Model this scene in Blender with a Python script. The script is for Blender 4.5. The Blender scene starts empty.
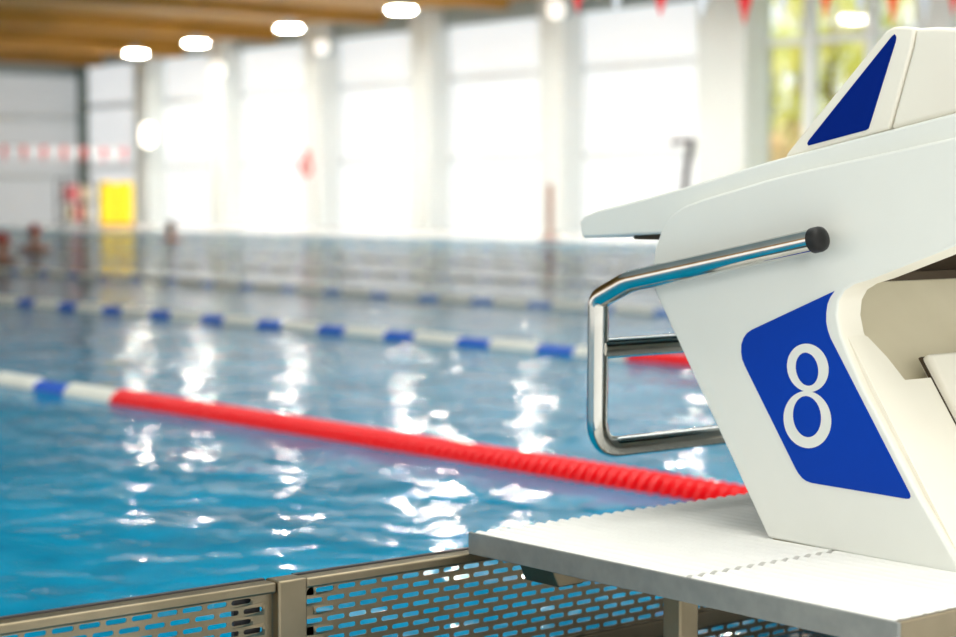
import bpy, bmesh, math, random
from mathutils import Vector, Matrix
random.seed(4)
S = bpy.context.scene
COL = S.collection
PI = math.pi

# ------------------------------------------------------------------ world frame
# X runs across the lanes, Y runs along the lanes, Z = 0 is the water surface (metres)
EYE = 0.71
FPX = 1914.0
CAM = Vector((0, 0, EYE))
F0 = Vector((.636, .7717, 0)).normalized()
RT = Vector((F0.y, -F0.x, 0))
PITCH = math.atan((318.5 - 200) / FPX)
FWD = (F0 * math.cos(PITCH) - Vector((0, 0, 1)) * math.sin(PITCH)).normalized()
UP = RT.cross(FWD).normalized()

def ray(px, py):
    return FWD + RT * ((px - 478) / FPX) - UP * ((py - 318.5) / FPX)
def hit(px, py, p0, n):
    d = ray(px, py)
    t = (Vector(p0) - CAM).dot(Vector(n)) / d.dot(Vector(n))
    return CAM + d * t
def on_x(px, py, x): return hit(px, py, (x, 0, 0), (1, 0, 0))
def on_y(px, py, y): return hit(px, py, (0, y, 0), (0, 1, 0))
def on_z(px, py, z): return hit(px, py, (0, 0, z), (0, 0, 1))

# ------------------------------------------------------------------ materials
def mat(name, col, rough=.5, metal=0.0, spec=.5, emis=None, es=0.0, noise=None, bump=None, trans=0.0, coat=0.0):
    m = bpy.data.materials.new(name); m.use_nodes = True
    nt = m.node_tree; b = nt.nodes['Principled BSDF']
    b.inputs['Base Color'].default_value = (*col, 1)
    b.inputs['Roughness'].default_value = rough
    b.inputs['Metallic'].default_value = metal
    b.inputs['Specular IOR Level'].default_value = spec
    b.inputs['Coat Weight'].default_value = coat
    if trans: b.inputs['Transmission Weight'].default_value = trans
    if emis:
        b.inputs['Emission Color'].default_value = (*emis, 1)
        b.inputs['Emission Strength'].default_value = es
    tc = nt.nodes.new('ShaderNodeTexCoord')
    if noise:
        sc, c2, stretch = noise
        mp = nt.nodes.new('ShaderNodeMapping'); mp.inputs['Scale'].default_value = stretch
        n = nt.nodes.new('ShaderNodeTexNoise'); n.inputs['Scale'].default_value = sc
        n.inputs['Detail'].default_value = 4
        mx = nt.nodes.new('ShaderNodeMix'); mx.data_type = 'RGBA'
        mx.inputs[6].default_value = (*col, 1); mx.inputs[7].default_value = (*c2, 1)
        rp = nt.nodes.new('ShaderNodeMapRange'); rp.inputs[1].default_value = .35; rp.inputs[2].default_value = .65
        nt.links.new(tc.outputs['Object'], mp.inputs[0]); nt.links.new(mp.outputs[0], n.inputs['Vector'])
        nt.links.new(n.outputs['Fac'], rp.inputs[0]); nt.links.new(rp.outputs[0], mx.inputs[0])
        nt.links.new(mx.outputs[2], b.inputs['Base Color'])
    if bump:
        sc, st = bump
        n = nt.nodes.new('ShaderNodeTexNoise'); n.inputs['Scale'].default_value = sc
        bp = nt.nodes.new('ShaderNodeBump'); bp.inputs['Strength'].default_value = 1; bp.inputs['Distance'].default_value = st
        nt.links.new(tc.outputs['Object'], n.inputs['Vector']); nt.links.new(n.outputs['Fac'], bp.inputs['Height'])
        nt.links.new(bp.outputs[0], b.inputs['Normal'])
    return m

M = {}
M['shell'] = mat('block_shell', (.80, .82, .775), .32, spec=.4, noise=(6, (.78, .80, .755), (1, 1, 1)))
M['cream'] = mat('block_cream', (.87, .84, .74), .4, spec=.4, noise=(5, (.84, .80, .70), (1, 1, 1)))
M['tan'] = mat('recess_shade_tan', (.72, .65, .49), .5, spec=.3, noise=(5, (.66, .59, .43), (1, 1, 1)))
M['foot'] = mat('gap_shadow_tan', (.30, .22, .10), .7, noise=(9, (.26, .19, .08), (1, 1, 1)))
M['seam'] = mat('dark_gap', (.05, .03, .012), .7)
M['blue'] = mat('blue_vinyl', (.0, .042, .39), .5, spec=.12, noise=(4, (.0, .045, .41), (1, 1, 1)))
M['bluedark'] = mat('navy_plate', (.0, .017, .20), .6, spec=.05, noise=(4, (.001, .016, .21), (1, 1, 1)))
M['white'] = mat('white_vinyl', (.80, .82, .78), .4, noise=(4, (.78, .80, .76), (1, 1, 1)))
M['chrome'] = mat('polished_steel', (.66, .65, .61), .09, 1.0, noise=(30, (.60, .59, .55), (1, 1, 1)))
M['steel'] = mat('brushed_steel', (.28, .235, .16), .42, 1.0, noise=(9, (.22, .185, .12), (1, 1, 1)))
M['galv'] = mat('galvanised_edge', (.30, .315, .30), .5, .85, noise=(45, (.26, .275, .265), (1, 1, 1)))
M['rubber'] = mat('black_rubber', (.006, .006, .006), .45, spec=.3, noise=(20, (.02, .02, .02), (1, 1, 1)))
M['slat'] = mat('white_slat', (.86, .86, .83), .6, spec=.2, noise=(12, (.83, .83, .80), (1, 1, 1)))
M['slatbase'] = mat('slat_gap', (.42, .42, .38), .7)
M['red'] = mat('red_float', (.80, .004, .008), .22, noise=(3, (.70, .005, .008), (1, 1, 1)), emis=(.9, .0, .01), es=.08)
M['fblue'] = mat('blue_float', (.03, .13, .62), .35, noise=(3, (.03, .11, .55), (1, 1, 1)))
M['darkred'] = mat('dark_red_core', (.22, .0, .004), .6, noise=(3, (.18, .0, .003), (1, 1, 1)))
M['fhazed'] = mat('hazed_blue_float', (.20, .33, .72), .35, noise=(3, (.18, .30, .68), (1, 1, 1)))  # float blue paled, glare over the distant ropes put into the colour
M['fwhite'] = mat('white_float', (.84, .83, .75), .4, noise=(3, (.80, .79, .71), (1, 1, 1)))
M['cable'] = mat('steel_cable', (.3, .3, .3), .4, 1.0, noise=(30, (.2, .2, .2), (1, 1, 1)))
M['column'] = mat('pale_column', (.74, .79, .80), .7, noise=(1, (.71, .76, .77), (1, 1, 1)))
M['ceilwhite'] = mat('white_ceiling', (.86, .85, .80), .7, noise=(1, (.83, .82, .77), (1, 1, 1)))
M['darkcol'] = mat('dark_green_column', (.13, .17, .15), .6, noise=(1, (.11, .15, .13), (1, 1, 1)))
M['mullion'] = mat('grey_mullion', (.74, .79, .82), .6, noise=(2, (.70, .75, .78), (1, 1, 1)))
M['lintel'] = mat('grey_lintel', (.36, .43, .45), .6, noise=(1, (.33, .40, .42), (1, 1, 1)))
M['deck'] = mat('deck_tile', (.86, .88, .89), .18, noise=(3, (.82, .84, .85), (1, 1, 1)))
M['green'] = mat('lawn', (.20, .30, .05), .9, noise=(.6, (.45, .42, .08), (1, 1, 1)))
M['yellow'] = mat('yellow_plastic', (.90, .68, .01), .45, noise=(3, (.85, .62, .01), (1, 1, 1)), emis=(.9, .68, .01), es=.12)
M['darkmetal'] = mat('dark_metal', (.06, .06, .065), .5, .5, noise=(4, (.09, .08, .08), (1, 1, 1)))
M['pink'] = mat('pink_foam', (.72, .22, .24), .7, noise=(6, (.62, .17, .20), (1, 1, 1)))
M['beige'] = mat('beige_foam', (.66, .60, .46), .7, noise=(6, (.60, .54, .40), (1, 1, 1)))
M['orange'] = mat('dark_orange', (.55, .12, .02), .6, noise=(6, (.45, .09, .02), (1, 1, 1)))
M['buoy'] = mat('lifebuoy_red', (.75, .05, .05), .4, noise=(6, (.68, .04, .04), (1, 1, 1)))
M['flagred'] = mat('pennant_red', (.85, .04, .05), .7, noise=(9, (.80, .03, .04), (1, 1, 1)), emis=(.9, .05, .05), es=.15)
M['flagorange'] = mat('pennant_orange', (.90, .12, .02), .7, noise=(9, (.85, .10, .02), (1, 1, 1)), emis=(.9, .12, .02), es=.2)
M['flagwhite'] = mat('pennant_white', (.85, .86, .90), .7, noise=(9, (.82, .83, .88), (1, 1, 1)))
M['skin'] = mat('skin', (.62, .32, .22), .5, noise=(9, (.57, .28, .19), (1, 1, 1)))
M['cap'] = mat('red_swim_cap', (.60, .06, .04), .4, noise=(9, (.55, .05, .04), (1, 1, 1)))
M['hair'] = mat('brown_hair', (.07, .035, .015), .7, noise=(20, (.10, .05, .02), (1, 1, 1)))
M['lampglow'] = mat('lamp_glow', (1, 1, 1), .5, emis=(1, .93, .80), es=200)
M['lampsoft'] = mat('lamp_soft', (1, 1, 1), .5, emis=(1, .97, .90), es=.8)
M['lampwall'] = mat('lamp_wall', (1, 1, 1), .5, emis=(1, .94, .78), es=3)
M['bark'] = mat('bark', (.16, .11, .07), .9, noise=(5, (.10, .07, .04), (1, 1, .2)))
M['lane_mark'] = mat('post_brown', (.42, .17, .12), .6, noise=(5, (.36, .14, .10), (1, 1, 1)))

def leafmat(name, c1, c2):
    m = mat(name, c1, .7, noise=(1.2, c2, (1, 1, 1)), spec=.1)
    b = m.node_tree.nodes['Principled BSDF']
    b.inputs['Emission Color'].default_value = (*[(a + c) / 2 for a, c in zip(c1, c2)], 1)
    b.inputs['Emission Strength'].default_value = .2  # faint glow put into the leaves in place of daylight
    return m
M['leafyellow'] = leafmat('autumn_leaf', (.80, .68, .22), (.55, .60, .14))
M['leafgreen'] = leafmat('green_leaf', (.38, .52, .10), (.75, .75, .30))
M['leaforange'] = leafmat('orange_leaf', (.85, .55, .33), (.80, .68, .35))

def wood():
    m = mat('timber', (.42, .20, .045), .45, spec=.3)
    nt = m.node_tree; b = nt.nodes['Principled BSDF']
    tc = nt.nodes.new('ShaderNodeTexCoord')
    mp = nt.nodes.new('ShaderNodeMapping'); mp.inputs['Scale'].default_value = (.15, 6, 1)
    n = nt.nodes.new('ShaderNodeTexNoise'); n.inputs['Scale'].default_value = 2; n.inputs['Detail'].default_value = 5
    r = nt.nodes.new('ShaderNodeValToRGB')
    r.color_ramp.elements[0].position = .3; r.color_ramp.elements[0].color = (.25, .125, .014, 1)
    r.color_ramp.elements[1].position = .7; r.color_ramp.elements[1].color = (.55, .29, .06, 1)
    nt.links.new(tc.outputs['Object'], mp.inputs[0]); nt.links.new(mp.outputs[0], n.inputs['Vector'])
    nt.links.new(n.outputs['Fac'], r.inputs[0]); nt.links.new(r.outputs[0], b.inputs['Base Color'])
    return m
M['wood'] = wood()

def panel_mat(name, col, es):
    m = mat(name, (.45, .46, .47), .6, spec=.3)
    nt = m.node_tree; b = nt.nodes['Principled BSDF']
    tc = nt.nodes.new('ShaderNodeTexCoord')
    n = nt.nodes.new('ShaderNodeTexNoise'); n.inputs['Scale'].default_value = .35; n.inputs['Detail'].default_value = 2
    r = nt.nodes.new('ShaderNodeValToRGB')
    r.color_ramp.elements[0].position = .3; r.color_ramp.elements[0].color = (*[c * .9 for c in col], 1)
    r.color_ramp.elements[1].position = .7; r.color_ramp.elements[1].color = (*col, 1)
    nt.links.new(tc.outputs['Object'], n.inputs['Vector']); nt.links.new(n.outputs['Fac'], r.inputs[0])
    nt.links.new(r.outputs[0], b.inputs['Emission Color'])
    b.inputs['Emission Strength'].default_value = es
    return m
M['daylit'] = panel_mat('daylit_blind', (.95, .98, 1.0), .62)
M['daylitgrey'] = panel_mat('dim_blind', (.84, .89, .91), .28)

def glass():
    m = bpy.data.materials.new('window_glass'); m.use_nodes = True
    nt = m.node_tree; nt.nodes.clear()
    o = nt.nodes.new('ShaderNodeOutputMaterial'); mx = nt.nodes.new('ShaderNodeMixShader')
    t = nt.nodes.new('ShaderNodeBsdfTransparent'); t.inputs[0].default_value = (.93, .96, .95, 1)
    g = nt.nodes.new('ShaderNodeBsdfGlossy'); g.inputs['Roughness'].default_value = .05
    mx.inputs[0].default_value = .08
    nt.links.new(t.outputs[0], mx.inputs[1]); nt.links.new(g.outputs[0], mx.inputs[2]); nt.links.new(mx.outputs[0], o.inputs[0])
    return m
M['glass'] = glass()

def water():
    m = bpy.data.materials.new('pool_water'); m.use_nodes = True
    nt = m.node_tree; b = nt.nodes['Principled BSDF']
    L = nt.links.new
    b.inputs['Roughness'].default_value = .035
    b.inputs['IOR'].default_value = 1.333
    b.inputs['Specular IOR Level'].default_value = .4
    tc = nt.nodes.new('ShaderNodeTexCoord')
    # body colour, gently uneven like light falling through moving water
    n0 = nt.nodes.new('ShaderNodeTexNoise'); n0.inputs['Scale'].default_value = 3.2; n0.inputs['Detail'].default_value = 4
    n0.inputs['Distortion'].default_value = .8
    r = nt.nodes.new('ShaderNodeValToRGB')
    r.color_ramp.elements[0].position = .34; r.color_ramp.elements[0].color = (.0, .18, .335, 1)
    r.color_ramp.elements[1].position = .68; r.color_ramp.elements[1].color = (.0, .29, .52, 1)
    L(tc.outputs['Object'], n0.inputs['Vector']); L(n0.outputs['Fac'], r.inputs[0]); L(r.outputs[0], b.inputs['Base Color'])
    prev = None
    for sc, amp, det, rot, st in ((1.1, .020, 1.0, .5, (1, .7, 1)), (3.4, .0100, 2.0, -.4, (1, .8, 1)), (9.0, .0042, 1.0, .9, (1, 1, 1))):
        mp = nt.nodes.new('ShaderNodeMapping'); mp.inputs['Rotation'].default_value = (0, 0, rot); mp.inputs['Scale'].default_value = st
        n = nt.nodes.new('ShaderNodeTexNoise'); n.inputs['Scale'].default_value = sc; n.inputs['Detail'].default_value = det
        n.inputs['Distortion'].default_value = .4
        bp = nt.nodes.new('ShaderNodeBump'); bp.inputs['Strength'].default_value = 1; bp.inputs['Distance'].default_value = amp
        L(tc.outputs['Object'], mp.inputs[0]); L(mp.outputs[0], n.inputs['Vector']); L(n.outputs['Fac'], bp.inputs['Height'])
        if prev: L(prev.outputs[0], bp.inputs['Normal'])
        prev = bp
    L(prev.outputs[0], b.inputs['Normal'])
    # choppy water keeps showing its body colour even at low angles: reflect by Fresnel, limited
    b.inputs['Specular IOR Level'].default_value = 0; b.inputs['Roughness'].default_value = 1
    gl = nt.nodes.new('ShaderNodeBsdfGlossy'); gl.inputs['Roughness'].default_value = .035
    fr = nt.nodes.new('ShaderNodeFresnel'); fr.inputs['IOR'].default_value = 1.333
    mu = nt.nodes.new('ShaderNodeMath'); mu.operation = 'MULTIPLY'; mu.inputs[1].default_value = .72
    ms = nt.nodes.new('ShaderNodeMixShader'); out = nt.nodes['Material Output']
    L(prev.outputs[0], gl.inputs['Normal']); L(prev.outputs[0], fr.inputs['Normal'])
    L(fr.outputs[0], mu.inputs[0]); L(mu.outputs[0], ms.inputs[0]); L(b.outputs[0], ms.inputs[1]); L(gl.outputs[0], ms.inputs[2])
    L(ms.outputs[0], out.inputs[0])
    return m
M['water'] = water()

# ------------------------------------------------------------------ mesh helpers
def finish(name, bm, m, parent=None, smooth=False, bevel=0, seg=3, angle=.6):
    bmesh.ops.recalc_face_normals(bm, faces=bm.faces)
    me = bpy.data.meshes.new(name); bm.to_mesh(me); bm.free()
    me.materials.append(m)
    o = bpy.data.objects.new(name, me); COL.objects.link(o)
    if smooth or bevel:
        for p in me.polygons: p.use_smooth = True
        try: me.set_sharp_from_angle(angle=.7)
        except Exception: pass
    if bevel:
        md = o.modifiers.new('Bevel', 'BEVEL'); md.width = bevel; md.segments = seg; md.limit_method = 'ANGLE'; md.angle_limit = angle
        md.harden_normals = False
    if parent: put(o, parent)
    return o
def put(o, parent):
    o.parent = parent
    o.matrix_parent_inverse = Matrix.Translation(-parent.location) if parent.rotation_euler.z == 0 else Matrix()
def box(bm, a, b):
    x0, y0, z0 = a; x1, y1, z1 = b
    v = [bm.verts.new(p) for p in ((x0,y0,z0),(x1,y0,z0),(x1,y1,z0),(x0,y1,z0),(x0,y0,z1),(x1,y0,z1),(x1,y1,z1),(x0,y1,z1))]
    for f in ((0,3,2,1),(4,5,6,7),(0,1,5,4),(1,2,6,5),(2,3,7,6),(3,0,4,7)): bm.faces.new([v[i] for i in f])
def prism(bm, pts, vec):
    vec = Vector(vec)
    a = [bm.verts.new(p) for p in pts]; b = [bm.verts.new(Vector(p) + vec) for p in pts]
    bm.faces.new(a); bm.faces.new(b[::-1])
    n = len(a)
    for i in range(n): bm.faces.new((a[i], b[i], b[(i+1) % n], a[(i+1) % n]))
def fillet(pts, r, seg=6):
    out = [Vector(pts[0])]
    rr = r if isinstance(r, (list, tuple)) else [r] * (len(pts) - 2)
    for i in range(1, len(pts) - 1):
        p, a, b = Vector(pts[i]), Vector(pts[i-1]), Vector(pts[i+1])
        da, db = (a - p), (b - p)
        t = min(rr[i-1], da.length * .45, db.length * .45)
        s, e = p + da.normalized() * t, p + db.normalized() * t
        for k in range(seg + 1):
            u = k / seg
            out.append(s * (1-u)**2 + p * 2*u*(1-u) + e * u*u)
    out.append(Vector(pts[-1])); return out
def tube(bm, pts, r, n=20, caps=True):
    pts = [Vector(p) for p in pts]; rings = []
    d = (pts[1] - pts[0]).normalized()
    ref = Vector((0, 0, 1)) if abs(d.z) < .9 else Vector((1, 0, 0))
    u = d.cross(ref).normalized()
    for i, p in enumerate(pts):
        if i == 0: t = pts[1] - pts[0]
        elif i == len(pts) - 1: t = pts[-1] - pts[-2]
        else: t = (pts[i+1] - p).normalized() + (p - pts[i-1]).normalized()
        t.normalize(); u = (u - t * u.dot(t)).normalized(); w = t.cross(u)
        rad = r[i] if isinstance(r, (list, tuple)) else r
        rings.append([bm.verts.new(p + (u * math.cos(2*PI*k/n) + w * math.sin(2*PI*k/n)) * rad) for k in range(n)])
    for a, b in zip(rings, rings[1:]):
        for k in range(n): bm.faces.new((a[k], a[(k+1) % n], b[(k+1) % n], b[k]))
    if caps: bm.faces.new(rings[0][::-1]); bm.faces.new(rings[-1])
def thing(name, loc, label, cat, group=None, kind=None):
    o = bpy.data.objects.new(name, None); COL.objects.link(o); o.location = loc; o.empty_display_size = .1
    tag(o, label, cat, group, kind); return o
def tag(o, label=None, cat=None, group=None, kind=None):
    if label: o['label'] = label
    if cat: o['category'] = cat
    if group: o['group'] = group
    if kind: o['kind'] = kind
    return o
def struct(name, bm, m, **k):
    o = finish(name, bm, m, **k); o['kind'] = 'structure'; return o
def sbox(name, a, b, m, parent=None):
    bm = bmesh.new(); box(bm, a, b)
    o = finish(name, bm, m, parent)
    if not parent: o['kind'] = 'structure'
    return o
def copy_tree(o, parent=None):
    c = o.copy(); COL.objects.link(c)
    if parent: c.parent = parent
    for ch in list(o.children): copy_tree(ch, c)
    return c

# ================================================================== STARTING BLOCK
XB = 1.97           # outer face of the near side panel
XC = 2.235          # centre line of lane
XF = 2 * XC - XB    # outer face of far side panel
ZG = EYE - .465     # top of the grating
block = thing('starting_block', (XC, 1.7, ZG), 'white moulded starting block with blue number 8 panel on slatted platform', 'starting block')
def mir(o, name=None):
    """the far-side twin of a part, mirrored about the lane centre"""
    me = o.data.copy()
    me.transform(Matrix.Translation((2 * XC, 0, 0)) @ Matrix.Diagonal((-1, 1, 1, 1))); me.flip_normals()
    c = bpy.data.objects.new(name or o.name, me); COL.objects.link(c)
    for md in o.modifiers:
        n = c.modifiers.new(md.name, md.type)
        if md.type == 'BEVEL':
            n.width = md.width; n.segments = md.segments; n.limit_method = 'ANGLE'; n.angle_limit = md.angle_limit
    put(c, block); return c

side_px = [(768,538),(655,292),(652,274),(654,252),(660,233),(670,216),(684,206),(703,199),(768,179.5),(810,169),(956,137),(1012,124),
           (1012,224),(956,246),(872,279),(854,284.5),(844,291),(838.5,301),(837,316),(840.5,334),(846,349),(863,388),(918,496),(964,577)]
bm = bmesh.new()
prism(bm, [on_x(a, b, XB) for a, b in side_px], (.05, 0, 0))
sp = finish('side_panel', bm, M['shell'], block, bevel=.0035, seg=3, angle=.9)
sp.data.materials.append(M['cream'])
for p_ in sp.data.polygons:
    if abs(p_.normal.x) < .5 and p_.normal.y < -.05: p_.material_index = 1  # rear faces cream, a tint painted for the different light on them
mir(sp)
# thin strip under each panel, tan painted for the shadow in the gap
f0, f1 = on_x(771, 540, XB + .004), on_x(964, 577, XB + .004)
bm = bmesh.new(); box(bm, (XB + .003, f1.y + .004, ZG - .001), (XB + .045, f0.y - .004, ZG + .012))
fs = finish('foot_shadow_strip', bm, M['foot'], block); mir(fs)
# top platform (wedge with a blunt rounded nose)
XP = XB + .012
plat_px = [(582,238),(579,222),(584,216),(598,210),(640,199.5),(683,187.5),(768,161.5),(785,156.8),(956,112.5),(1080,82)]
pl = [on_x(a, b, XP) for a, b in plat_px]
back = pl[-1] + Vector((0, 0, -.10)); 
und = on_x(664, 233.5, XP); 
pl = pl + [Vector((XP, pl[-1].y, pl[-1].z - .07)), Vector((XP, 1.75, und.z + .055)), und]
bm = bmesh.new(); prism(bm, pl, (2 * (XC - XP), 0, 0))
platf = finish('platform', bm, M['shell'], block, bevel=.004, seg=3, angle=.5)
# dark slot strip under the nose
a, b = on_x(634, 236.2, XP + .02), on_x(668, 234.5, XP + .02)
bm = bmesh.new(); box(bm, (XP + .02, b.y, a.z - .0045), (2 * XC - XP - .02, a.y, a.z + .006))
finish('slot_strip', bm, M['seam'], block)
# underside shell, inner dark fill for shade
# number panel
def flat(name, pxs, m, parent, x, smooth_n=0):
    bm = bmesh.new()
    prism(bm, [on_x(a, b, x) for a, b in pxs], (.0012, 0, 0))
    return finish(name, bm, m, parent)
blue_px = [(834,291.2),(752,329.6),(747,333),(743.4,338),(741.3,344.5),(741,352),(742,359),(744.8,366),(795,467.7),(798,473),(802,478),(806.5,481.2),(812,483),
           (906,498.8),(909,498.6),(910.2,496.6),(909.4,493.5),(834,346),(830,338),(827.2,330),(825.7,322),(825.7,313),(827,304),(829.6,297.5)]
np_ = flat('number_panel', blue_px, M['blue'], block, XB - .0011)
np_['label'] = 'blue panel with curved notch carrying white figure 8'
def loop(bm, co, ro, ci, ri, x, n=48, sh=0):
    A, B, A2, B2 = [], [], [], []
    for k in range(n):
        t = 2 * PI * k / n; c, s = math.cos(t), math.sin(t)
        po = (co[0] + ro[0]*c + sh*s, co[1] + ro[1]*s); pi = (ci[0] + ri[0]*c + sh*s, ci[1] + ri[1]*s)
        A.append(bm.verts.new(on_x(*po, x))); B.append(bm.verts.new(on_x(*pi, x)))
    for k in range(n): bm.faces.new((A[k], A[(k+1) % n], B[(k+1) % n], B[k]))
bm = bmesh.new()
loop(bm, (807.8,367.8), (20.8,24.2), (807.0,369.2), (11.2,16.6), XB - .0016, sh=1.6)
loop(bm, (807.4,419.6), (23.9,28.6), (807.0,416.6), (14.0,20.6), XB - .0017, sh=1.2)
num = finish('numeral', bm, M['white'], np_); num.matrix_parent_inverse = (np_.matrix_parent_inverse @ Matrix()).inverted() if False else Matrix()
num['label'] = 'white numeral 8'
num.parent = np_
np2 = mir(np_)
# rear body between the panels: a sloping face in line with the panels' rear edge with a sunken pocket
E1, E2 = on_x(840.5, 334, XB), on_x(964, 577, XB)
PN = (E2 - E1).cross(Vector((1, 0, 0))).normalized()
if PN.y > 0: PN = -PN               # points to the rear and up
def on_p(px, py, off=0.0): return hit(px, py, E1 + PN * off, PN)
X0, X1 = XB + .045, 2 * XC - XB - .045
def at_x(p, x): return Vector((x, p.y, p.z))
X0B = XB + .02
fold = on_p(905, 380, -.001)
foot = E2 - PN * .001
bm = bmesh.new()
X0B = XB + .012
ck = [on_p(a, b, -.0005) for a, b in ((841, 336), (862, 333.5), (868, 337), (887, 357), (905, 380))]
fold = ck[-1]; foot = E2 - PN * .0005
ck[0] = at_x(ck[0], X0B)
prism(bm, ck + [at_x(fold, X1 + .02), at_x(foot, X1 + .02), at_x(foot, X0B)], -PN * .05)
finish('rear_body', bm, M['cream'], block)
# pocket floor leaning to the fold, its tan stands for the platform's shadow
bm = bmesh.new()
top = on_p(885, 281, -.045); fl = at_x(fold, X0)
pf = [Vector((X0, top.y, top.z)), Vector((X0, fl.y + .012, fl.z - .02)), Vector((X0, fl.y + .05, fl.z - .03)), Vector((X0, top.y + .04, top.z))]
prism(bm, pf, (X1 - X0, 0, 0))
finish('recess', bm, M['tan'], block, bevel=.003)
# dark boxes standing for the shade under the platform
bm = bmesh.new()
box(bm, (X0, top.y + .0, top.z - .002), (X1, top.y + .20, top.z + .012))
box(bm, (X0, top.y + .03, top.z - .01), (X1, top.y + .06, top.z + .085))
finish('hollow_shade', bm, M['seam'], block)
# step cover plate on the slope
c0 = on_p(928, 353, .012); dn = (E2 - E1).normalized()
L_ = .20
bm = bmesh.new()
p = [c0, c0 + dn * L_, c0 + dn * L_ - PN * .022, c0 - PN * .022]
prism(bm, p, (X1 - c0.x - .02, 0, 0))
cp = finish('step_cover', bm, M['cream'], block, bevel=.006, seg=4)
bm = bmesh.new()
q = c0 - PN * .012 - dn * .001 + Vector((-.003, 0, 0))
prism(bm, [q, q + dn * (L_ + .008), q + dn * (L_ + .008) - PN * .004, q - PN * .004], (X1 - c0.x - .012, 0, 0))
finish('cover_seam', bm, M['seam'], block)

# back rest (adjustable wedge) on the platform
XW = XB + .022
bm = bmesh.new()
w_px = [(784.2,158),(787.5,152),(881,36.5),(886,30.5),(893,26.8),(902,26.2),(914.5,27.6),(911.5,46),(888.5,129.5),(872,134.3)]
prism(bm, [on_x(a, b, XW) for a, b in w_px], (2 * (XC - XW), 0, 0))
wd = thing('wedge_dummy', (0, 0, 0), None, None) if False else None
wedge = finish('footrest_wedge', bm, M['cream'], block, bevel=.0045, seg=4, angle=.5)
wedge['label'] = 'cream triangular footrest wedge with dark blue inset'
tri_px = [(808.2,145.6),(807.2,143.6),(808.4,140.6),(891.6,36.4),(894.4,34.2),(896,37),(895.2,42),(869.6,124.5),(868.4,128.4),(865.5,130.2)]
bm = bmesh.new(); prism(bm, [on_x(a, b, XW - .001) for a, b in tri_px], (.003, 0, 0))
o = finish('blue_inset', bm, M['bluedark'], wedge); o.parent = wedge; o.matrix_parent_inverse = Matrix()
r_px = [(915.3,27.8),(935,27),(1000,29),(1075,40),(1090,70),(1085,80.5),(956,113.2),(889.5,130.2),(912.5,46)]
bm = bmesh.new(); prism(bm, [on_x(a, b, XW + .002) for a, b in r_px], (2 * (XC - XW - .002), 0, 0))
finish('footrest_body', bm, M['cream'], block, bevel=.014, seg=5, angle=.5)

# grab rail, mirrored on the far side by one continuous bent tube
XR = XB - .034
c_cap = on_x(816, 240, XR)
path = [c_cap, on_x(629, 281.5, XR), on_x(598.5, 299, XR), on_x(597, 312, XR), on_x(597, 449, XR)]
R_ = .0158
P = fillet(path[:2] + [path[2]] + [path[4]], [.03, .022], 6)
low = path[4]
full = path[:3] + [low]
mirp = [Vector((2 * XC - v.x, v.y, v.z)) for v in full[::-1]]
rail_path = fillet(full + mirp, [.012, .012, .045, .045, .012, .012], 8)
bm = bmesh.new(); tube(bm, rail_path, R_, 28)
rail = finish('grab_rail', bm, M['chrome'], block, smooth=True)
rail['label'] = 'polished steel tube handle bent around the front'
ub = on_x(600, 348.6, XR)
bm = bmesh.new(); tube(bm, [ub, Vector((2 * XC - ub.x, ub.y, ub.z))], R_ * .98, 28)
finish('grip_bar', bm, M['chrome'], block, smooth=True)
dirr = (path[0] - path[1]).normalized()
bm = bmesh.new()
tube(bm, [c_cap - dirr * .004, c_cap + dirr * .006, c_cap + dirr * .010, c_cap + dirr * .013, c_cap + dirr * .0145], [R_ * 1.08, R_ * 1.08, R_ * 1.0, R_ * .7, R_ * .2], 28)
cap = finish('end_cap', bm, M['rubber'], block, smooth=True); mir(cap)
bm = bmesh.new()
for t in (.05,):
    b0 = c_cap - dirr * t
    tube(bm, [b0, Vector((XB + .004, b0.y, b0.z))], .010, 16)
br = finish('rail_bracket', bm, M['chrome'], block, smooth=True); mir(br)

# ================================================================== PLATFORM (slatted) 
PX0, PX1, PY0, PY1, PYM = 1.68, 2.82, 1.312, 2.06, 1.644
plt = thing('block_platform', (2.25, 1.7, 0), 'white slatted step platform with grey metal edging under the starting block', 'platform')
def slats(y0, y1):
    bm = bmesh.new()
    pitch = .0222; n = int((PX1 - PX0 - .012) / pitch)
    for i in range(n):
        x = PX0 + .007 + pitch * (i + .5); w = pitch * .44
        prof = [(-w, -.012), (-w, -.0050), (-w*.8, -.0022), (-w*.5, -.0004), (-w*.2, .0006), (w*.2, .0006), (w*.5, -.0004), (w*.8, -.0022), (w, -.0050), (w, -.012)]
        prism(bm, [Vector((x + a, y0, ZG + c)) for a, c in prof], (0, y1 - y0, 0))
    return bm
finish('slat_panel', slats(PYM + .004, PY1 - .001), M['slat'], plt)
finish('slat_panel', slats(PY0 + .012, PYM - .004), M['slat'], plt)
bm = bmesh.new(); box(bm, (PX0 + .006, PY0 + .006, ZG - .016), (PX1 - .006, PYM - .002, ZG - .0085)); box(bm, (PX0 + .006, PYM + .002, ZG - .016), (PX1 - .006, PY1 - .004, ZG - .0085))
finish('under_tray', bm, M['slatbase'], plt)
bm = bmesh.new()
T = .006; HT = .030
box(bm, (PX0, PY0, ZG - HT), (PX0 + T, PY1, ZG + .0005))
e1 = finish('side_edging', bm, M['galv'], plt, bevel=.0012, seg=2)
bm = bmesh.new(); box(bm, (PX1 - T, PY0, ZG - HT), (PX1, PY1, ZG + .0005)); finish('side_edging', bm, M['galv'], plt, bevel=.0012, seg=2)
bm = bmesh.new(); box(bm, (PX0 + T, PY0, ZG - HT), (PX1 - T, PY0 + .010, ZG + .0005)); 
ee = finish('rear_edging', bm, M['steel'], plt, bevel=.0012, seg=2); ee['label'] = 'beige steel rear edge strip'
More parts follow.
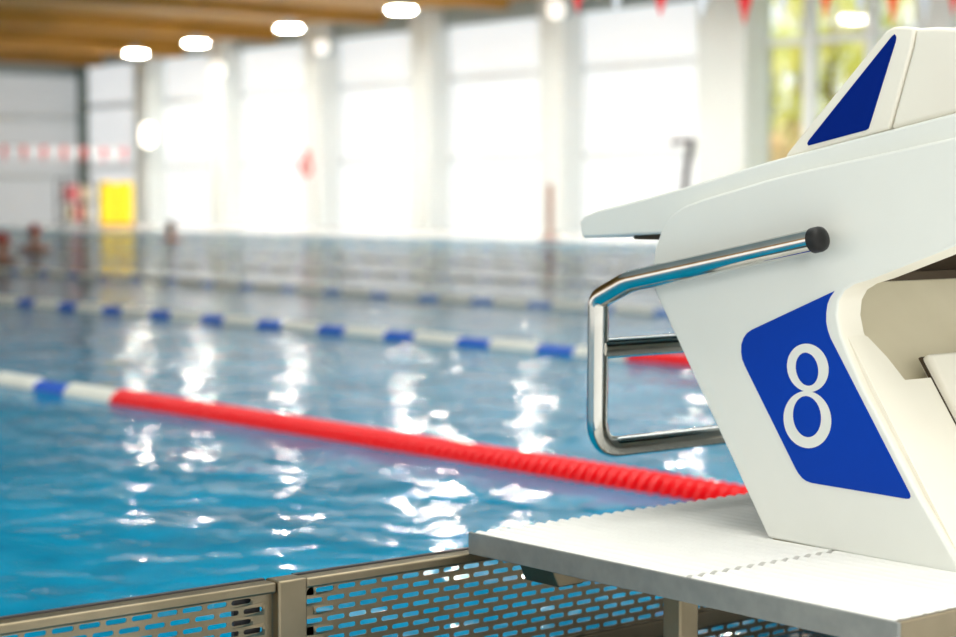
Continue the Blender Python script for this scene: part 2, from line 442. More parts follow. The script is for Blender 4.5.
bm = bmesh.new(); box(bm, (PX0 + T, PY1 - T, ZG - HT), (PX1 - T, PY1, ZG - .010)); finish('front_edging', bm, M['galv'], plt, bevel=.0012, seg=2)
# legs
def leg(x, y):
    bm = bmesh.new(); box(bm, (x - .017, y - .017, .05), (x + .017, y + .017, ZG - .014))
    l = finish('leg', bm, M['steel'], plt, bevel=.004, seg=3)
    bm = bmesh.new(); box(bm, (x - .04, y - .04, .05), (x + .04, y + .04, .058)); o = finish('foot_plate', bm, M['steel'], l, bevel=.001); o.parent = l; o.matrix_parent_inverse = Matrix()
for x, y in ((1.757, 1.72), (2.75, 1.72), (1.757, 1.40), (2.75, 1.40)): leg(x, y)
# folded bracket under the front corner
bm = bmesh.new()
bb = on_y(540, 566, 1.96)
x = bb.x + .014
prism(bm, [Vector((x - .035, 1.92, ZG - .020)), Vector((x - .015, 1.92, ZG - .062)), Vector((x + .03, 1.92, ZG - .062)), Vector((x + .05, 1.92, ZG - .020))], (0, .07, 0))
finish('corner_bracket', bm, M['steel'], plt, bevel=.002)

# ================================================================== BULKHEAD EDGE: rails, perforated sheets, posts
YF = 2.06
def px_z(px, py): return on_y(px, py, YF).z
ztop = on_y(234, 586, YF).z - .004
PXA = on_y(292, 600, YF).x           # the post
zbot = ztop - .148
def slotted(x0, x1, z0, z1, y):
    bm = bmesh.new()
    pw, ph, sw, sh = .0360, .0128, .0295, .0066
    rows = int(round((z1 - z0) / ph)); ph = (z1 - z0) / rows
    for r in range(rows):
        za = z0 + r * ph; zb = za + ph; zc = (za + zb) / 2
        xs = x0 - (pw / 2 if r % 2 else 0)
        while xs < x1:
            xa, xb = max(xs, x0), min(xs + pw, x1)
            if xb - xa < pw * .98:
                if xb - xa > 1e-5: bm.faces.new([bm.verts.new((p[0], y, p[1])) for p in ((xa, za), (xb, za), (xb, zb), (xa, zb))])
                xs += pw; continue
            cx = (xa + xb) / 2; h = sw / 2; rr = sh / 2
            up = [(cx - h, zc)] + [(cx - h + rr - rr*math.cos(t), zc + rr*math.sin(t)) for t in (PI*.25, PI*.5)] + [(cx + h - rr + rr*math.sin(t), zc + rr*math.cos(t)) for t in (0, PI*.25)] + [(cx + h, zc)]
            dn_ = [(a, 2 * zc - b) for a, b in up]
            V = lambda p: bm.verts.new((p[0], y, p[1]))
            bm.faces.new([V(p) for p in [(xa, zc), *up, (xb, zc), (xb, zb), (xa, zb)]])
            bm.faces.new([V(p) for p in [(xa, zc), (xa, za), (xb, za), (xb, zc), *dn_[::-1]]])
            xs += pw
    bmesh.ops.remove_doubles(bm, verts=bm.verts, dist=1e-5)
    return bm
def fence(x0, x1, label):
    t = thing('perforated_panel', ((x0 + x1) / 2, YF, 0), label, 'bulkhead panel', 'slotted steel panels along the pool end')
    bm = bmesh.new(); box(bm, (x0, YF, ztop - .014), (x1, YF + .026, ztop))
    finish('top_rail', bm, M['steel'], t, bevel=.003, seg=3)
    bm = bmesh.new(); box(bm, (x0, YF + .028, ztop - .006), (x1, YF + .036, ztop + .001)); finish('shadow_lip', bm, M['darkmetal'], t)  # dark colour stands for the shadow gap behind the rail
    bm = bmesh.new(); box(bm, (x0, YF + .001, zbot - .028), (x1, YF + .024, zbot)); finish('middle_rail', bm, M['steel'], t, bevel=.003, seg=3)
    o = finish('slotted_sheet', slotted(x0, x1, zbot, ztop - .014, YF + .012), M['steel'], t)
    md = o.modifiers.new('Solidify', 'SOLIDIFY'); md.thickness = .0015
    o = finish('slotted_sheet', slotted(x0, x1, -.12, zbot - .028, YF + .012), M['steel'], t)
    md = o.modifiers.new('Solidify', 'SOLIDIFY'); md.thickness = .0015
    bm = bmesh.new(); box(bm, (x1 - .052, YF + .022, -.12), (x1 - .012, YF + .028, ztop - .014)); finish('back_stiffener', bm, M['darkmetal'], t)
PWD = .0235
fence(.16, PXA - PWD, 'slotted stainless steel panel left of the flat post at pool end')
fence(PXA + PWD, 3.3, 'slotted stainless steel panel passing beneath the white slatted platform')
for x, lab in ((PXA, 'flat stainless post between the two slotted panels at pool end'),):
    bm = bmesh.new(); box(bm, (x - PWD + .001, YF - .003, -.12), (x + PWD - .001, YF + .030, ztop + .0015))
    tag(finish('flat_post', bm, M['steel'], bevel=.003, seg=3), lab, 'post')

# ================================================================== POOL
WX0, WX1, WY0, WY1 = -3.0, 21.0, 1.80, 48.0
bm = bmesh.new()
v = [bm.verts.new(p) for p in ((WX0, WY0, 0), (WX1, WY0, 0), (WX1, WY1, 0), (WX0, WY1, 0))]; bm.faces.new(v)
w = finish('pool_water', bm, M['water']); tag(w, 'rippled turquoise pool water filling the swimming lanes', 'water', kind='stuff')
sbox('floor', (-10, -8, -.4), (27.4, 1.80, .05), M['deck'])
sbox('floor_far_side', (21.0, 1.80, -.4), (27.4, 52, .03), M['deck'])
sbox('floor_far_end', (-10, 48, -.4), (21.0, 52, .03), M['deck'])
sbox('floor_near_side', (-10, 1.80, -.4), (-3.0, 48, .03), M['deck'])

# ---- lane ropes
PITCHD = .037
def disc_bm(r=.055, w=.020):
    bm = bmesh.new()
    tube(bm, [(0, -w/2, 0), (0, -w/2 + .002, 0), (0, -.003, 0), (0, .003, 0), (0, w/2 - .002, 0), (0, w/2, 0)], [r*.45, r*.86, r, r, r*.86, r*.45], 18)
    return bm
def section_bm(y0, y1, r):
    bm = bmesh.new(); n = max(1, int(round((y1 - y0) / .034))); p = (y1 - y0) / n
    pts, rad = [], []
    for i in range(n):
        a = y0 + i * p
        for u, k in ((.06, .72), (.25, .97), (.5, 1.0), (.75, .97), (.94, .72)):
            pts.append((0, a + p * u, 0)); rad.append(r * k)
    tube(bm, pts, rad, 14); return bm
white_me = blue_me = disc_me = None
REDEND = 6.32
ropes = ['nearest the starting block, its long red end towards the platform', 'second from the starting block', 'third from the starting block',
         'fourth from the starting block', 'fifth from the starting block', 'sixth from the starting block', 'farthest, close to the window wall']
def mk(me_name, bm, m):
    bmesh.ops.recalc_face_normals(bm, faces=bm.faces)
    me = bpy.data.meshes.new(me_name); bm.to_mesh(me); bm.free(); me.materials.append(m)
    for p in me.polygons: p.use_smooth = True
    return me
PER, WL = .60, .34
white_me = mk('white_float', section_bm(0, WL - .006, .050), M['fwhite'])
blue_me = mk('blue_float', section_bm(0, PER - WL - .006, .042), M['fblue'])
hazed_me = mk('blue_float', section_bm(0, PER - WL - .006, .034), M['fhazed'])
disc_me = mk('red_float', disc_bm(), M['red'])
for k in range(7):
    X = (3.29, 5.93, 8.47)[k] if k < 3 else 8.47 + 2.5 * (k - 2)
    REDEND = on_x(118, 395, X).y if k == 0 else on_x(615, 357, 5.93).y - .09
    t = thing('lane_rope', (X, 2.1, -.006), 'floating lane rope ' + ropes[k], 'lane rope', 'lane ropes floating along the pool')
    bm = bmesh.new(); tube(bm, [(0, 0, 0), (0, 45.85, 0)], .006, 8)
    o = finish('cable', bm, M['cable'], t)
    bm = bmesh.new(); tube(bm, [(0, .02, 0), (0, REDEND - 2.12, 0)], .026, 10)
    o = finish('core_tube', bm, M['darkred'], t); o.matrix_parent_inverse = Matrix()
    def child(name, me, y):
        c = bpy.data.objects.new(name, me); COL.objects.link(c); c.parent = t; c.location = (0, y - 2.1, 0)
        if k >= 3: c.scale = (.45, 1, .45)
        return c
    lo = {0: 3.25, 1: 5.2}.get(k, REDEND)
    y = REDEND - PITCHD
    while y > lo: child('red_float', disc_me, y); y -= PITCHD
    if y > 2.2:
        pts, rad = [], []
        yy = 2.16
        while yy < y:
            for u, kk in ((0, .45), (.08, .86), (.25, 1), (.40, .86), (.48, .45)):
                pts.append((0, yy - 2.1 + u * PITCHD, 0)); rad.append(.055 * kk)
            yy += PITCHD
        bm = bmesh.new(); tube(bm, pts, rad, 14)
        o = finish('red_float_run', bm, M['red'], t, smooth=True); o.matrix_parent_inverse = Matrix(); o['kind'] = 'stuff'
    y = REDEND; n = 0; ny = {0: 14, 1: 44, 2: 64}.get(k, 98)
    while n < ny and y < 47.2:
        child('white_float', white_me, y); child('blue_float', blue_me if k < 2 else hazed_me, y + WL); y += PER; n += 2
    if y < 47.2:
        bm = bmesh.new()
        pts = []
        while y < 47.2:
            tube(bm, [(0, y - 2.1, 0), (0, y - 2.1 + .05, 0), (0, y - 2.1 + WL - .05, 0), (0, y - 2.1 + WL, 0)], [.03, .05, .05, .03], 10); y += PER
        o = finish('distant_float_run', bm, M['fwhite'], t, smooth=True); o.matrix_parent_inverse = Matrix(); o['kind'] = 'stuff'

# ================================================================== HALL
XWALL, YEND = 27.0, 51.3
ZC = EYE + 4.25; ZBM = EYE + 4.02
HW = EYE + 3.85           # window head
BAY = 4.42
cols_y = [47.3 - BAY * i for i in range(6)]      # left to right in the picture
cols_y = [c for c in cols_y]
def col_at(px): return hit(px, 150, (XWALL - .3, 0, 0), (1, 0, 0)).y
cols_px = [150, 226, 322, 430, 561, 731]
cols_y = [col_at(p) for p in cols_px]
for i, y in enumerate(cols_y):
    w = .36 if i < 5 else .62
    sbox('column', (XWALL - .60, y - w, .03), (XWALL + .1, y + w, ZC), M['column'])
bounds = [YEND] + cols_y
n = 1
def window_bay(y0, y1, z0, z1, m, xx=XWALL, bars=(2.70, .92)):
    global n
    o = sbox('window_%d' % n, (xx, y0, z0), (xx + .05, y1, z1), m); n += 1
    for h in bars: sbox('mullion', (xx - .06, y0, EYE + h - .07), (xx + .0, y1, EYE + h + .07), M['mullion'], o)
    return o
for a, b in zip(bounds, bounds[1:]):
    window_bay(b, a, .03, HW, M['daylit'])
# clear glazing to the right of the last broad column
yr0 = 8.0; yl = cols_y[-1] - .62
o = window_bay(yr0, yl, .03, HW + .3, M['glass'], bars=(2.9,))
for px in (800, 862, 925, 990, 1060):
    y = col_at(px); sbox('glazing_bar', (XWALL - .12, y - (.12 if px < 900 else .4), .10), (XWALL + .06, y + (.12 if px < 900 else .4), HW + .3), M['mullion'], o)
sbox('wall_right', (XWALL - .2, 8, HW), (XWALL + .3, YEND, ZC), M['lintel'])
sbox('wall_right_rear', (XWALL, -8, .05), (XWALL + .3, 8, ZC), M['column'])
# end wall
xs = [27.0, 22.0, 17.5, 13.0, 8.5, 4.0, -.5, -5, -10]
for i, (a, b) in enumerate(zip(xs, xs[1:])):
    o = sbox('window_%d' % n, (b, YEND, .03), (a, YEND + .05, EYE + 3.6), M['daylitgrey']); n += 1
    for h in (2.38, .66): sbox('mullion', (b, YEND - .06, EYE + h - .08), (a, YEND, EYE + h + .08), M['mullion'], o)
sbox('wall_far', (-10, YEND - .15, EYE + 3.6), (27.2, YEND + .3, ZC), M['lintel'])
for i, x in enumerate(xs[1:-1]):
    sbox('column', (x - .2, YEND - .4, .03), (x + .2, YEND, ZC), M['column'] )
cx = hit(85, 150, (0, YEND - .3, 0), (0, 1, 0)).x
sbox('column', (cx - .30, YEND - .62, .03), (cx + .30, YEND - .42, ZC), M['darkcol'])
# ceiling with glulam beams across the pool
sbox('ceiling', (-14, 11, ZC), (27.6, 51.6, ZC + .2), M['wood'])
sbox('ceiling_start_end', (-14, -12, ZC), (27.6, 11, ZC + .2), M['ceilwhite'])
for i in range(9):
    y = cols_y[0] + 2.2 - BAY * i
    sbox('ceiling_beam', (-14, y - .15, ZBM - (.26 if i < 2 else .12 if i < 3 else 0)), (XWALL - .6, y + .15, ZC), M['wood'])

# ---- ceiling lamps
def lamp(px, py, h, r=.26, m='lampglow', label=None):
    p = on_z(px, py, EYE + h)
    t = thing('ceiling_lamp', (p.x, p.y, p.z), label, 'ceiling lamp', 'round ceiling lamps by the window wall')
    bm = bmesh.new(); tube(bm, [(0, 0, .02), (0, 0, .05), (0, 0, .10), (0, 0, .20)], [r*1.08, r*1.1, r*.8, r*.3], 24); o = finish('housing', bm, M['lintel'], t, smooth=True); o.matrix_parent_inverse = Matrix()
    bm = bmesh.new(); tube(bm, [(0, 0, 0), (0, 0, .012), (0, 0, .019)], [r*.7, r, r], 24); o = finish('diffuser', bm, M[m], t); o.matrix_parent_inverse = Matrix()
    return t
ll = ['glowing round ceiling lamp farthest left, just above the pale column', 'second glowing round ceiling lamp from the left', 'third glowing round ceiling lamp from the left', 'fourth and nearest glowing ceiling lamp, at the picture top edge']
for (px, py), lb in zip([(136, 54), (196, 44), (289, 29), (401, 11)], ll): lamp(px, py, 3.72, label=lb)
# the same row carries on above the frame: it shows as glitter on the water
base = on_z(401, 11, EYE + 3.72)
for i in range(1, 4):
    t = lamp(401, 11, 3.72, label='round ceiling lamp near the windows above the frame, seen as glitter')
    t.location = base + Vector((-.4 * i, -4.4 * i, 0)); t['group'] = 'round ceiling lamps of the window side row above the frame'
for i, yy in enumerate((24.0,)):  # unseen lamp added for its glitter on the mid water
    t = lamp(401, 11, 3.72, label='added round ceiling lamp over mid pool, above the frame, only for glitter')
    t.location = (19.0, yy, EYE + 3.72); del t['group']
# lower, softer lamps on the wall side
def wall_lamp(px, py, x, rx, rz, lab, m='lampsoft'):
    p = on_x(px, py, x)
    t = thing('wall_lamp', (p.x, p.y, p.z), lab, 'wall lamp')
    bm = bmesh.new()
    tube(bm, [(0, 0, -rz), (0, 0, -rz*.8), (0, 0, 0), (0, 0, rz*.8), (0, 0, rz)], [rx*.4, rx*.85, rx, rx*.85, rx*.4], 20)
    o = finish('globe', bm, M[m], t, smooth=True); o.matrix_parent_inverse = Matrix()
    bm = bmesh.new(); box(bm, (rx*.6, -.05, -.05), (XWALL - .60 - p.x, .05, .05)); box(bm, (XWALL - .64 - p.x, -.10, -.16), (XWALL - .60 - p.x, .10, .16))
    o = finish('bracket', bm, M['lintel'], t); o.matrix_parent_inverse = Matrix()
wall_lamp(148, 135, XWALL - .85, .19, .30, 'oval glowing wall lamp halfway up the leftmost pale column', 'lampwall')
wall_lamp(218, 70, XWALL - .85, .20, .20, 'soft glowing lamp near the top of the second pale column')
wall_lamp(322, 47, XWALL - .85, .16, .16, 'soft glowing lamp high on the third pale column')
wall_lamp(556, 9, XWALL - .85, .18, .18, 'soft glowing lamp at the top of the fifth pale column', )

# ---- back stroke flags
def flag_me(m, w=.23, h=.31):
    bm = bmesh.new()
    a = [bm.verts.new(p) for p in ((-w/2, 0, 0), (w/2, 0, 0), (0, .004, -h))]; bm.faces.new(a)
    me = bpy.data.meshes.new('pennant'); bm.to_mesh(me); bm.free(); me.materials.append(m); return me
fm = {c: flag_me(M['flag' + c]) for c in ('red', 'orange', 'white')}
YFL = 7.06
zt = on_y(745, 20, YFL).z
seq = [(578,8,'red'),(617,9,'white'),(661,13,'red'),(703,14,'white'),(745,20,'red'),(783,12,'white'),(826,13,'orange'),(860,14,'white'),(893,19,'orange'),(925,18,'white'),(954,12,'red')]
where = ['above the fifth pale column', 'just right of the fifth pale column', 'over the wide white window', 'left of the broad grey column', 'on the broad grey column', 'over the first strip of autumn trees', 'hanging between two glazing bars', 'in front of the second glazing bar', 'directly above the footrest wedge', 'right of the wedge top', 'at the right picture edge']
xsf = []
for (px, py, c), wh in zip(seq, where):
    p = on_y(px, py, YFL)
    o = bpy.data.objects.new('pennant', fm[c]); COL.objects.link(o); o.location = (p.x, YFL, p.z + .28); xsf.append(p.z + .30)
    tag(o, '%s triangular pennant hanging %s' % (c, wh), 'pennant', 'pennants strung across the lanes')
xa = on_y(578, 8, YFL).x
zl = sum(xsf) / len(xsf)
def far_flags():
    p0 = on_y(0, 160, 43.0)
    bm = bmesh.new(); tube(bm, [(-9, 43, p0.z + .35), (21.2, 43, p0.z + .35)], .02, 6)
    tag(finish('flag_line', bm, M['cable']), 'far line carrying the small pennants near the pool end', 'line')
    fw, fr = flag_me(M['flagwhite'], .34, .42), flag_me(M['flagred'], .13, .42)
    for i in range(14):
        px = -6 + i * 10.0
        x = on_y(px, 160, 43.0).x
        c = i % 2
        o = bpy.data.objects.new('pennant', fr if c else fw); COL.objects.link(o); o.location = (x, 43, p0.z + .35)
        tag(o, 'small pale %s pennant on the far flag line' % ('red' if c else 'white'), 'pennant', 'small %s pennants on the far flag line' % ('red' if c else 'white'))
far_flags()
bm = bmesh.new(); tube(bm, [(-3.2, YFL, zl + .004), (21.2, YFL, zl + .03)], .004, 6)
tag(finish('flag_line', bm, M['cable']), 'near line carrying the red, white and orange pennants', 'line')

# ---- poolside equipment
ZD = .03
def at_px(px, x): return on_x(px, 150, x).y
# yellow upright boards
for px, lab in ((109, 'bright yellow upright mat standing left of its pair by the far corner'), (126, 'bright yellow upright mat standing right of its pair by the far corner')):
    y = hit(px, 200, (0, 44, 0), (0, 1, 0)).x
    t = thing('folding_mat', (y, 44, ZD), lab, 'mat', 'yellow mats by the far corner')
    bm = bmesh.new(); prism(bm, [Vector((a, 0, b)) for a, b in ((-.23, .06), (.23, .06), (.23, 1.06), (.17, 1.14), (-.17, 1.14), (-.23, 1.06))], (0, .14, 0)); o = finish('panel', bm, M['yellow'], t, bevel=.02); o.matrix_parent_inverse = Matrix()
    bm = bmesh.new(); box(bm, (-.22, -.02, 0), (.22, .18, .08)); o = finish('base', bm, M['orange'], t, bevel=.01); o.matrix_parent_inverse = Matrix()
    bm = bmesh.new(); tube(bm, [(-.08, .07, 1.12), (-.08, .07, 1.19), (.08, .07, 1.19), (.08, .07, 1.12)], .015, 8); o = finish('handle', bm, M['orange'], t); o.matrix_parent_inverse = Matrix()
# rack with kickboards
y = hit(80, 200, (0, 44.3, 0), (0, 1, 0)).x - .06
t = thing('storage_rack', (y, 44.3, ZD), 'dark metal rack holding pink and beige boards in the far corner', 'rack')
bm = bmesh.new()
for x in (-.48, .48):
    for yy in (-.22, .22): bm = bmesh.new(); tube(bm, [(x, yy, 0), (x, yy, 1.22)], .025, 8); o = finish('upright', bm, M['darkmetal'], t); o.matrix_parent_inverse = Matrix()
for z in (.12, .62, 1.18):
    bm = bmesh.new(); box(bm, (-.48, -.22, z), (.48, .22, z + .03)); o = finish('shelf', bm, M['darkmetal'], t); o.matrix_parent_inverse = Matrix()
for i, (dx, dz, c) in enumerate(((-.30, .65, 'pink'), (-.12, .65, 'pink'), (.08, .65, 'beige'), (.26, .65, 'beige'), (-.28, .15, 'beige'), (-.05, .15, 'pink'), (.2, .15, 'beige'))):
    bm = bmesh.new()
    prism(bm, [Vector((a, -.16, b)) for a, b in ((-.08, 0), (.08, 0), (.08, .34), (.05, .41), (-.05, .41), (-.08, .34))], (0, .3, 0))
    o = finish('kickboard', bm, M[c], bevel=.01); o.location = (y + dx, 44.3, ZD + dz)
    sh = 'upper' if dz > .5 else 'lower'
    tag(o, '%s foam kickboard, %s on the %s shelf of the dark rack' % (c, ['far left', 'second from left', 'third from left', 'far right', 'far left', 'in the middle', 'far right'][i], sh), 'kickboard', 'kickboards on the dark rack')
# lifebuoy on a stand
yb = at_px(308, 26.0)
t = thing('lifebuoy_stand', (26.0, yb, ZD), 'red lifebuoy on a slim grey pole before the window wall', 'lifebuoy')
bm = bmesh.new(); tube(bm, [(0, 0, 0), (0, 0, 1.75)], .035, 10); box(bm, (-.18, -.18, 0), (.18, .18, .04)); o = finish('pole', bm, M['mullion'], t); o.matrix_parent_inverse = Matrix()
bm = bmesh.new()
for k in range(24):
    pass
ring = [Vector((-.07 + RT.x*0, -.0 + .19 * math.cos(2*PI*k/24), 1.46 + .19 * math.sin(2*PI*k/24))) for k in range(25)]
tube(bm, ring, .05, 10); o = finish('ring', bm, M['buoy'], t, smooth=True); o.matrix_parent_inverse = Matrix()
bm = bmesh.new(); box(bm, (-.03, -.12, 1.68), (.0, .12, 1.85)); o = finish('sign_plate', bm, M['buoy'], t); o.matrix_parent_inverse = Matrix()
# marker post at far pool edge
ym = at_px(550, 21.25)
t = thing('marker_post', (21.25, ym, ZD), 'slim reddish post at the far pool edge before the fifth column', 'post')
bm = bmesh.new(); tube(bm, [(0, 0, 0), (0, 0, .9), (0, 0, .95)], [.05, .05, .03], 12); o = finish('pole', bm, M['lane_mark'], t, smooth=True); o.matrix_parent_inverse = Matrix()
bm = bmesh.new(); box(bm, (-.14, -.14, 0), (.14, .14, .04)); o = finish('base', bm, M['lane_mark'], t, bevel=.01); o.matrix_parent_inverse = Matrix()
# pool hoist with leaning mast
yh = at_px(686, 21.8)
t = thing('pool_hoist', (21.8, yh, ZD), 'dark grey slanted hoist mast beside the broad column across the pool', 'pool hoist')
bm = bmesh.new(); box(bm, (-.3, -.3, 0), (.3, .3, .1)); o = finish('base', bm, M['mullion'], t, bevel=.02); o.matrix_parent_inverse = Matrix()
bm = bmesh.new(); tube(bm, [(0, .1, .1), (0, -.02, 1.2), (0, -.13, 1.62)], .06, 10); o = finish('mast', bm, M['darkmetal'], t); o.matrix_parent_inverse = Matrix()
bm = bmesh.new(); tube(bm, [(0, -.13, 1.62), (-.5, -.16, 1.58)], .045, 10); o = finish('arm', bm, M['darkmetal'], t); o.matrix_parent_inverse = Matrix()

# ---- swimmers (far away, head and shoulders out of the water)
def skinmesh(name, pts, edges, radii, m, sub=2):
    me = bpy.data.meshes.new(name); me.from_pydata(pts, edges, []); me.update(); me.materials.append(m)
    o = bpy.data.objects.new(name, me); COL.objects.link(o)
    o.modifiers.new('Skin', 'SKIN')
    if not me.skin_vertices: me.attributes.new('skin_vertices', 'FLOAT', 'POINT')
    return o, me
def swimmer(px, py, rz, capm, label, hd=.03):
    p = on_z(px, py, .05)
    t = bpy.data.objects.new('swimmer', None)
    # one continuous body surface: lathe-like rings along the spine, plus arms
    bm = bmesh.new()
    def ringset(path):            # (centre, rx, ry) stacked rings
        rs = []
        for c, rx, ry in path:
            rs.append([bm.verts.new((c[0] + rx * math.cos(2*PI*k/20), c[1] + ry * math.sin(2*PI*k/20), c[2])) for k in range(20)])
        for a, b in zip(rs, rs[1:]):
            for k in range(20): bm.faces.new((a[k], a[(k+1) % 20], b[(k+1) % 20], b[k]))
        bm.faces.new(rs[0][::-1]); bm.faces.new(rs[-1])
        return rs
    z = hd
    ringset([((0, .02, -.50), .14, .10), ((0, .02, -.30), .16, .11), ((0, .02, -.12), .20, .12), ((0, .02, z - .04), .215, .105), ((0, .015, z), .16, .085),
             ((0, .01, z + .03), .075, .065), ((0, 0, z + .075), .056, .058), ((0, -.01, z + .11), .062, .078), ((0, -.012, z + .14), .070, .090),
             ((0, -.01, z + .19), .078, .098), ((0, -.005, z + .24), .076, .096), ((0, 0, z + .28), .062, .080), ((0, 0, z + .31), .030, .040)])
    for s in (-1, 1):
        tube(bm, fillet([(s*.17, .02, z - .05), (s*.30, -.06, -.10), (s*.22, -.34, -.06), (s*.20, -.46, -.05)], .05, 4), [.055]*5 + [.048]*3 + [.04]*3 + [.034], 12)
        tube(bm, [(s*.078, 0, z + .16), (s*.088, .005, z + .19), (s*.080, .008, z + .21)], [.012, .018, .01], 8)   # ear
        for j in range(5):
            a = (j - 2) * .012
            if j < 4: tube(bm, [(s*.20 + a, -.45, -.05), (s*.20 + a*1.2, -.50 - .004*(j % 2), -.048), (s*.20 + a*1.3, -.535 + .006*abs(j-1.5), -.058)], [.009, .008, .006], 6)
            else: tube(bm, [(s*.20 - s*.03, -.44, -.05), (s*.20 - s*.055, -.475, -.052)], [.010, .007], 6)
    tube(bm, [(0, -.095, z + .205), (0, -.118, z + .17), (0, -.104, z + .158)], [.008, .014, .010], 8)                # nose
    tube(bm, [(-.022, -.094, z + .130), (0, -.103, z + .130), (.022, -.094, z + .130)], [.004, .008, .004], 8)        # lips
    o = finish('person', bm, M['skin'], smooth=True)
    md = o.modifiers.new('Remesh', 'REMESH'); md.mode = 'VOXEL'; md.voxel_size = .009; md.use_smooth_shade = True
    md2 = o.modifiers.new('Smooth', 'SMOOTH'); md2.iterations = 2
    o.location = (p.x, p.y, 0); o.rotation_euler = (0, 0, rz)
    tag(o, label, 'person', 'swimmers in the far lanes')
    bm = bmesh.new()
    bmesh.ops.create_uvsphere(bm, u_segments=24, v_segments=14, radius=1, matrix=Matrix.Translation((0, .006, z + .225)) @ Matrix.Diagonal((.087, .106, .098, 1)))
    geom = [v for v in bm.verts if v.co.z < z + .20 + max(0, -v.co.y) * .35]
    bmesh.ops.delete(bm, geom=geom, context='VERTS')
    c = finish('swim_cap' if capm == 'cap' else 'hair', bm, M[capm], smooth=True); c.parent = o
    for s in (-1, 1):
        bm = bmesh.new(); bmesh.ops.create_uvsphere(bm, u_segments=10, v_segments=8, radius=.011, matrix=Matrix.Translation((s*.03, -.096, z + .195)))
        e = finish('eye', bm, M['rubber'], smooth=True); e.parent = o
    bpy.data.objects.remove(t)
    return o
swimmer(35, 246, 2.6, 'cap', 'person swimming in a red cap, head above water at the left', .05)
swimmer(3, 257, 2.2, 'cap', 'person swimming at the left picture edge, only head and shoulders showing', .02)
swimmer(171, 237, 2.5, 'hair', 'person with dark hair swimming far off below the pale wall', .03)

# ---- outdoors: lawn and autumn trees beyond the clear glazing
bm = bmesh.new(); v = [bm.verts.new(p) for p in ((27.3, -20, 0), (70, -20, 0), (70, 60, 0), (27.3, 60, 0))]; bm.faces.new(v)
g = finish('ground', bm, M['green']); g['kind'] = 'structure'
def tree(px, x, h, cr, leaf, label, seed, low=.2):
    rnd = random.Random(seed)
    y = on_x(px, 150, x).y
    t = thing('tree', (x, y, 0), label, 'tree', 'autumn trees outside the clear glazing')
    bm = bmesh.new()
    tube(bm, [(0, 0, 0), (.05, 0, h*.3), (-.05, .05, h*.6), (0, 0, h*.9)], [.16, .12, .08, .03], 10)
    for k in range(9):
        a = rnd.uniform(0, 2*PI); z0 = h * rnd.uniform(.25, .7)
        tube(bm, [(0, 0, z0), (math.cos(a)*cr*.4, math.sin(a)*cr*.4, z0 + .4), (math.cos(a)*cr*.75, math.sin(a)*cr*.75, z0 + .9)], [.05, .035, .012], 6)
    o = finish('trunk', bm, M['bark'], t, smooth=True); o.matrix_parent_inverse = Matrix()
    bm = bmesh.new()
    clumps = [(rnd.uniform(-1, 1) * cr, rnd.uniform(-1, 1) * cr, h * rnd.uniform(low, 1.0), rnd.uniform(.35, .75)) for _ in range(26)]
    for cx, cy, cz, r in clumps:
        if (cx*cx + cy*cy) > cr*cr: cx *= .7; cy *= .7
        for _ in range(110):
            d = Vector((rnd.gauss(0, 1), rnd.gauss(0, 1), rnd.gauss(0, 1))).normalized() * r * rnd.uniform(.5, 1)
            c = Vector((cx, cy, cz)) + d
            n_ = Vector((rnd.gauss(0, 1), rnd.gauss(0, 1), rnd.gauss(0, 1))).normalized(); u = n_.orthogonal().normalized(); w_ = n_.cross(u); s = rnd.uniform(.06, .11)
            bm.faces.new([bm.verts.new(c + u*s), bm.verts.new(c + w_*s*.55), bm.verts.new(c - u*s), bm.verts.new(c - w_*s*.55)])
    me = bpy.data.meshes.new('crown'); bm.to_mesh(me); bm.free(); me.materials.append(M[leaf])
    o = bpy.data.objects.new('crown', me); COL.objects.link(o); o.parent = t
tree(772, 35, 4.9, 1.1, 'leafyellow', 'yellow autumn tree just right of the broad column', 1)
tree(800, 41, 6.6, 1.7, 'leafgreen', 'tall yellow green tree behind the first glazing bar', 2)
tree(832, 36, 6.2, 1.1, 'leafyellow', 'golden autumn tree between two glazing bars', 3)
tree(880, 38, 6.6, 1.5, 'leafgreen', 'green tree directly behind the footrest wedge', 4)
tree(785, 31.5, 1.9, .9, 'leaforange', 'low orange leaved shrub tree by the glazing left', 5, .1)
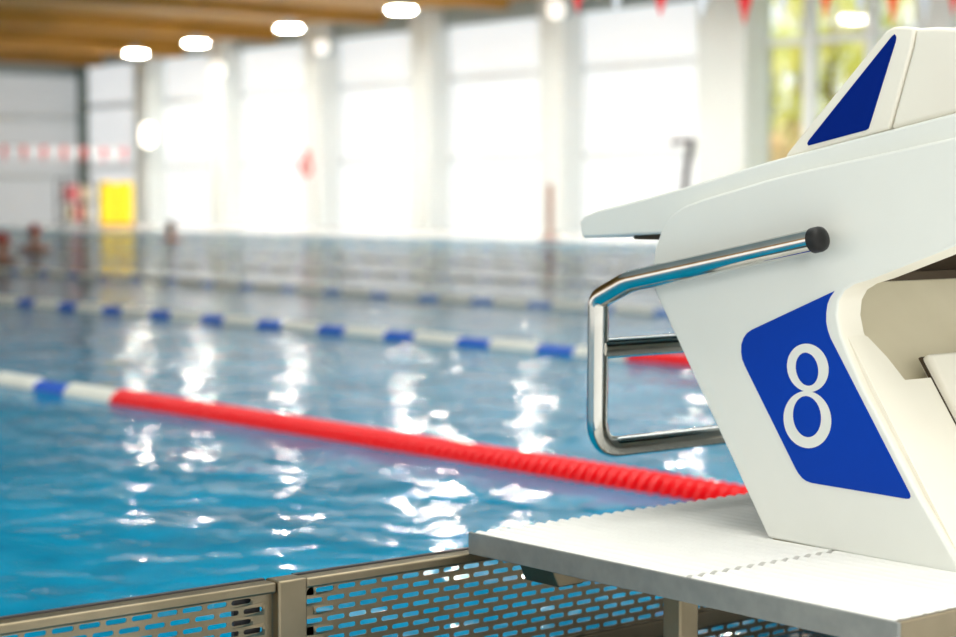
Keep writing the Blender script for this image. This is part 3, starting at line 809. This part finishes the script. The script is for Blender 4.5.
tree(935, 38, 6.4, 1.4, 'leafyellow', 'yellow tree at the far right beyond the glazing', 6)

# ================================================================== LIGHT
W = bpy.data.worlds.new('World'); S.world = W; W.use_nodes = True
bg = W.node_tree.nodes['Background']; bg.inputs[0].default_value = (1, .985, .94, 1); bg.inputs[1].default_value = 1.4
def area(name, loc, rot, sx, sy, e, col=(1, 1, 1)):
    L = bpy.data.lights.new(name, 'AREA'); L.shape = 'RECTANGLE'; L.size = sx; L.size_y = sy; L.energy = e; L.color = col
    o = bpy.data.objects.new(name, L); COL.objects.link(o); o.location = loc; o.rotation_euler = rot; return o
area('overhead_fill', (3.0, .2, ZC - .1), (0, 0, 0), 6, 6, 340, (1, .97, .9))  # unseen area light added to brighten the start end
area('overhead_fill', (22.5, 31, ZC - .3), (0, 0, 0), 4, 26, 240, (1, 1, 1))  # unseen strip added to lift the columns and whiten the far water
area('overhead_fill', (6, 5.5, ZC - .1), (0, 0, 0), 6, 2, 110, (1, .98, .94))  # unseen area light added for a highlight along the grab rail
sun = bpy.data.lights.new('sun', 'SUN'); sun.energy = 3.2; sun.angle = .02; sun.color = (1, .95, .85)
so = bpy.data.objects.new('sun', sun); COL.objects.link(so)
so.rotation_euler = Vector((.72, .12, -.68)).to_track_quat('-Z', 'Y').to_euler()

# ================================================================== CAMERA
cd = bpy.data.cameras.new('camera'); cd.sensor_width = 36; cd.lens = 36 * FPX / 956
cd.clip_end = 300; cd.clip_start = .05
co = bpy.data.objects.new('camera', cd); COL.objects.link(co)
R3 = Matrix((RT, UP, -FWD)).transposed()
co.matrix_world = Matrix.Translation(CAM) @ R3.to_4x4()
cd.dof.use_dof = True; cd.dof.focus_distance = 2.5; cd.dof.aperture_fstop = 3.7
S.camera = co
S.view_settings.view_transform = 'Standard'; S.view_settings.look = 'None'; S.view_settings.exposure = 0.15
S.cycles.use_denoising = True
S.cycles.sample_clamp_indirect = 90
S.cycles.max_bounces = 6
S.cycles.caustics_reflective = False; S.cycles.caustics_refractive = False
